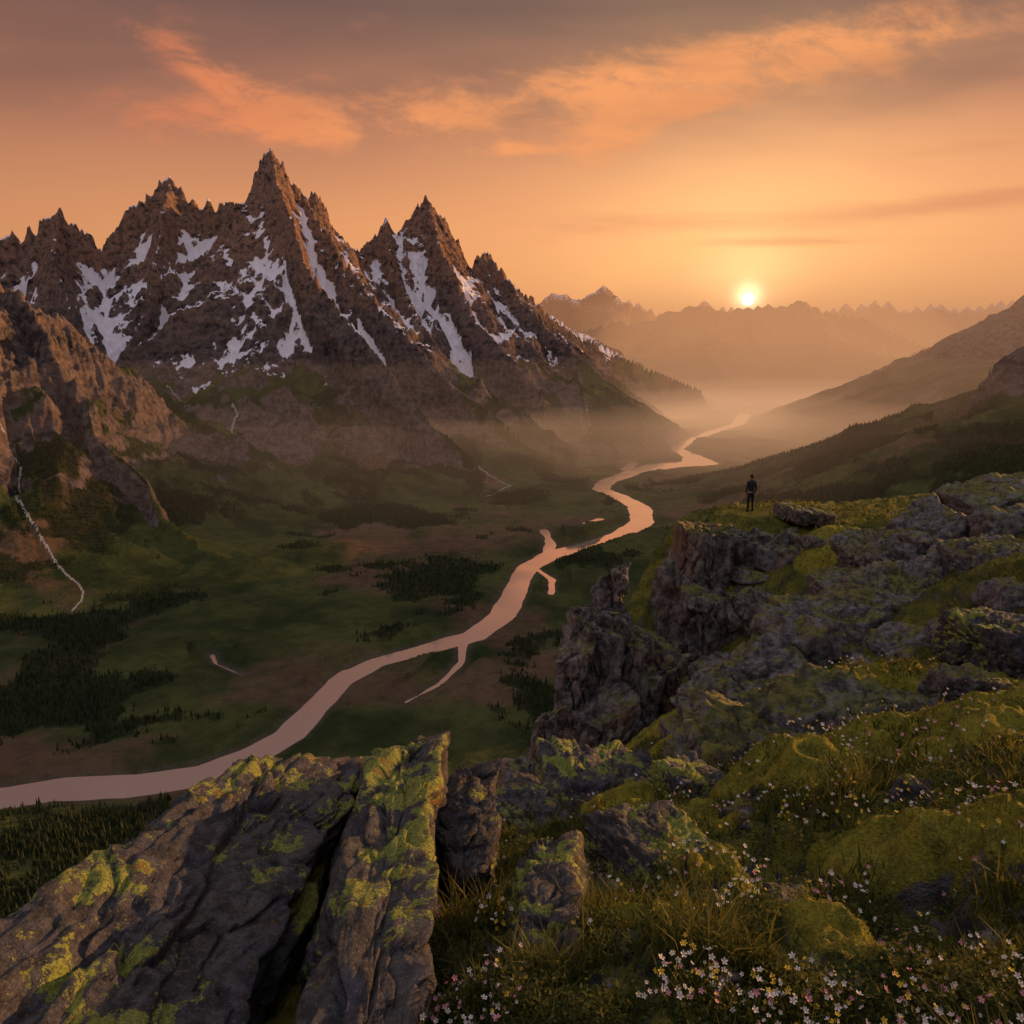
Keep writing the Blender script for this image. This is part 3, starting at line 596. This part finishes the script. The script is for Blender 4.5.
# ---------------------------------------------------------------- hiker
hx,hy=HIK[:2]
hz=float(near_height(np.array([hx]),np.array([hy]))[0])
hik=bpy.data.objects.new('hiker',None); sc.collection.objects.link(hik); hik.location=(hx,hy,hz-.01); hik.rotation_euler=(0,0,math.radians(12))
def simple(name,col,rough=.8):
    m,n,out=newmat(name); p=n.new('ShaderNodeTexCoord').outputs['Object']; bsdf(n,out,n.mix(n.ss(n.noise(p,25,5,.6),.3,.7),tuple(c*.75 for c in col),col),rough,None,.3); return m
m_j=simple('jacket_cloth',(.022,.024,.032)); m_t=simple('trouser_cloth',(.016,.016,.019)); m_s=simple('skin',(.32,.19,.14),.6); m_h=simple('hair',(.02,.014,.01)); m_b=simple('boot_leather',(.03,.02,.014))
def skinobj(name,verts,edges,radii,mat,root=0,sub=2):
    me=bpy.data.meshes.new(name); me.from_pydata(verts,edges,[]); ob=bpy.data.objects.new(name,me); sc.collection.objects.link(ob); ob.parent=hik
    md=ob.modifiers.new('skin','SKIN'); md.use_smooth_shade=True
    for i,r in enumerate(radii):
        sv=me.skin_vertices[0].data[i]; sv.radius=r if isinstance(r,tuple) else (r,r); sv.use_root=(i==root)
    s_=ob.modifiers.new('sub','SUBSURF'); s_.levels=sub; s_.render_levels=sub; me.materials.append(mat); return ob
V=[(0,0,.95),(0,.0,1.08),(0,-.01,1.25),(0,-.015,1.40),(0,0,1.49),(0,.01,1.55)]
Rr=[(.145,.11),(.14,.105),(.165,.12),(.15,.10),(.06,.06),(.055,.055)]
E=[(0,1),(1,2),(2,3),(3,4),(4,5)]
for s_ in (-1,1):
    b=len(V); V+=[(s_*.18,-.01,1.42),(s_*.235,-.03,1.15),(s_*.225,.04,.93),(s_*.22,.055,.87)]; Rr+=[(.07,.07),(.055,.055),(.042,.042),(.034,.034)]; E+=[(3,b),(b,b+1),(b+1,b+2),(b+2,b+3)]
body=skinobj('jacket_torso',V,E,Rr,m_j)
V=[(0,0,.96)];Rr=[(.14,.11)];E=[]
for s_ in (-1,1):
    b=len(V); V+=[(s_*.095,0,.86),(s_*.12,.02+.02*s_,.50),(s_*.135,.0+.03*s_,.12),(s_*.14,.03*s_,.06)]; Rr+=[(.1,.1),(.066,.066),(.05,.05),(.05,.05)]; E+=[(0,b),(b,b+1),(b+1,b+2),(b+2,b+3)]
skinobj('trousers',V,E,Rr,m_t)
for s_ in (-1,1):
    skinobj('boot_%s'%('r' if s_>0 else 'l'),[(s_*.14,.03*s_-.03,.055),(s_*.142,.03*s_+.06,.045),(s_*.15,.03*s_+.17,.035),(s_*.138,.03*s_-.03,.14)],[(0,1),(1,2),(0,3)],[(.052,.052),(.048,.045),(.04,.032),(.055,.055)],m_b)
    px,py,pz=s_*.22,.058,.85
    V=[(px,py,pz+.02),(px,py+.005,pz-.04),(px,py+.01,pz-.08)];E=[(0,1),(1,2)]
    skinobj('palm_%s'%('r' if s_>0 else 'l'),V,E,[(.022,.03),(.018,.04),(.014,.036)],m_s)
    for j,l in enumerate((.068,.078,.072,.058)):
        f=py+.038-j*.02
        skinobj('finger_%d_%s'%(j+1,'r' if s_>0 else 'l'),[(px,f,pz-.07),(px-s_*.004,f,pz-.08-l*.45),(px-s_*.018,f,pz-.08-l*.8),(px-s_*.03,f,pz-.08-l)],[(0,1),(1,2),(2,3)],[.009,.0085,.008,.007],m_s)
    skinobj('thumb_%s'%('r' if s_>0 else 'l'),[(px,py+.02,pz-.01),(px-s_*.01,py+.05,pz-.04),(px-s_*.016,py+.058,pz-.075)],[(0,1),(1,2)],[.011,.010,.008],m_s)
Vh,Fh=ico(4); Hh=Vh.copy()*np.array([.076,.095,.118])
jaw=np.clip(-Hh[:,2]/.118,0,1); Hh[:,0]*=1-.28*jaw; Hh[:,1]+=.012*jaw
Hh+=np.array([0,.015,1.655])
nose=np.exp(-(((Hh[:,0])/.012)**2+((Hh[:,2]-1.645)/.02)**2))*(Hh[:,1]>.05); Hh[:,1]+=nose*.022
mouth=np.exp(-((Hh[:,0]/.025)**2+((Hh[:,2]-1.598)/.006)**2))*(Hh[:,1]>.04); Hh[:,1]+=mouth*.006
hd=build('head',Hh,Fh,m_s); hd.parent=hik
Ha=Vh*np.array([.086,.104,.124]); Ha=Ha+np.array([0,.004,1.668]); Ha+=.006*fbm3(Ha*40,2,3)[:,None]*Vh
kp=~((Vh[:,1]>.35)&(Vh[:,2]<.5))&~(Vh[:,2]<-.45); ok=kp[Fh].all(1)
ha=build('hair',Ha,Fh[ok],m_h); ha.parent=hik
for s_ in (-1,1):
    e_=build('eye_%s'%('r' if s_>0 else 'l'),Vh*.011+np.array([s_*.03,.098,1.662]),Fh,m_h); e_.parent=hik
    e2=build('ear_%s'%('r' if s_>0 else 'l'),Vh*np.array([.010,.022,.032])+np.array([s_*.08,.008,1.65]),Fh,m_s); e2.parent=hik
skinobj('collar',[(0,-.005,1.47),(0,0,1.53)],[(0,1)],[(.078,.075),(.072,.072)],m_j)

# ---------------------------------------------------------------- haze (emissive volumes, their glow stands in for scattered sunlight)
def hazemat(name,sig,c):
    m=bpy.data.materials.new(name); m.use_nodes=True; n=N(m.node_tree); out=n.new('ShaderNodeOutputMaterial')
    ab=n.new('ShaderNodeVolumeAbsorption'); ab.inputs[0].default_value=(0,0,0,1); ab.inputs[1].default_value=sig
    em=n.new('ShaderNodeEmission'); em.inputs[0].default_value=(*c,1); em.inputs[1].default_value=sig  # air glows by itself instead of scattering the sun
    a=n.new('ShaderNodeAddShader'); n.t.links.new(ab.outputs[0],a.inputs[0]); n.t.links.new(em.outputs[0],a.inputs[1]); n.t.links.new(a.outputs[0],out.inputs['Volume']); return m
def ell(name,c,r,sig,colr):
    V,Fc=ico(4); build(name,V*np.array(r)+np.array(c),Fc,hazemat(name,sig,colr))
def boxv(name,lo,hi,sig,colr):
    V=[(x,y,z) for x in (lo[0],hi[0]) for y in (lo[1],hi[1]) for z in (lo[2],hi[2])]
    build(name,V,np.array([[0,1,3,2],[4,6,7,5],[0,4,5,1],[2,3,7,6],[0,2,6,4],[1,5,7,3]]),hazemat(name,sig,colr),False)
boxv('distant_haze',(-26000,6800,-740),(26000,34000,1500),4.8e-5,(.58,.25,.11))
boxv('valley_haze',(-6000,2400,-770),(9500,12600,-60),3.2e-5,(.40,.22,.135))
boxv('valley_haze',(-5500,2600,-772),(9400,12550,-300),4.6e-5,(.50,.275,.16))
boxv('valley_haze',(950,2700,-774),(9450,12500,650),6.5e-5,(.62,.30,.15))
boxv('valley_mist',(-2500,4000,-780),(9000,12400,-400),1.7e-4,(.86,.45,.225))
boxv('valley_mist',(-1500,6000,-790),(8800,12200,-530),2.4e-4,(1.15,.64,.33))
ell('glowing_haze',(3700,11300,-100),(2600,1900,1150),1.0e-4,(1.2,.55,.20))  # added self-glowing body, paints the sun's glow over the far ridges
print('done',time.time()-T0)
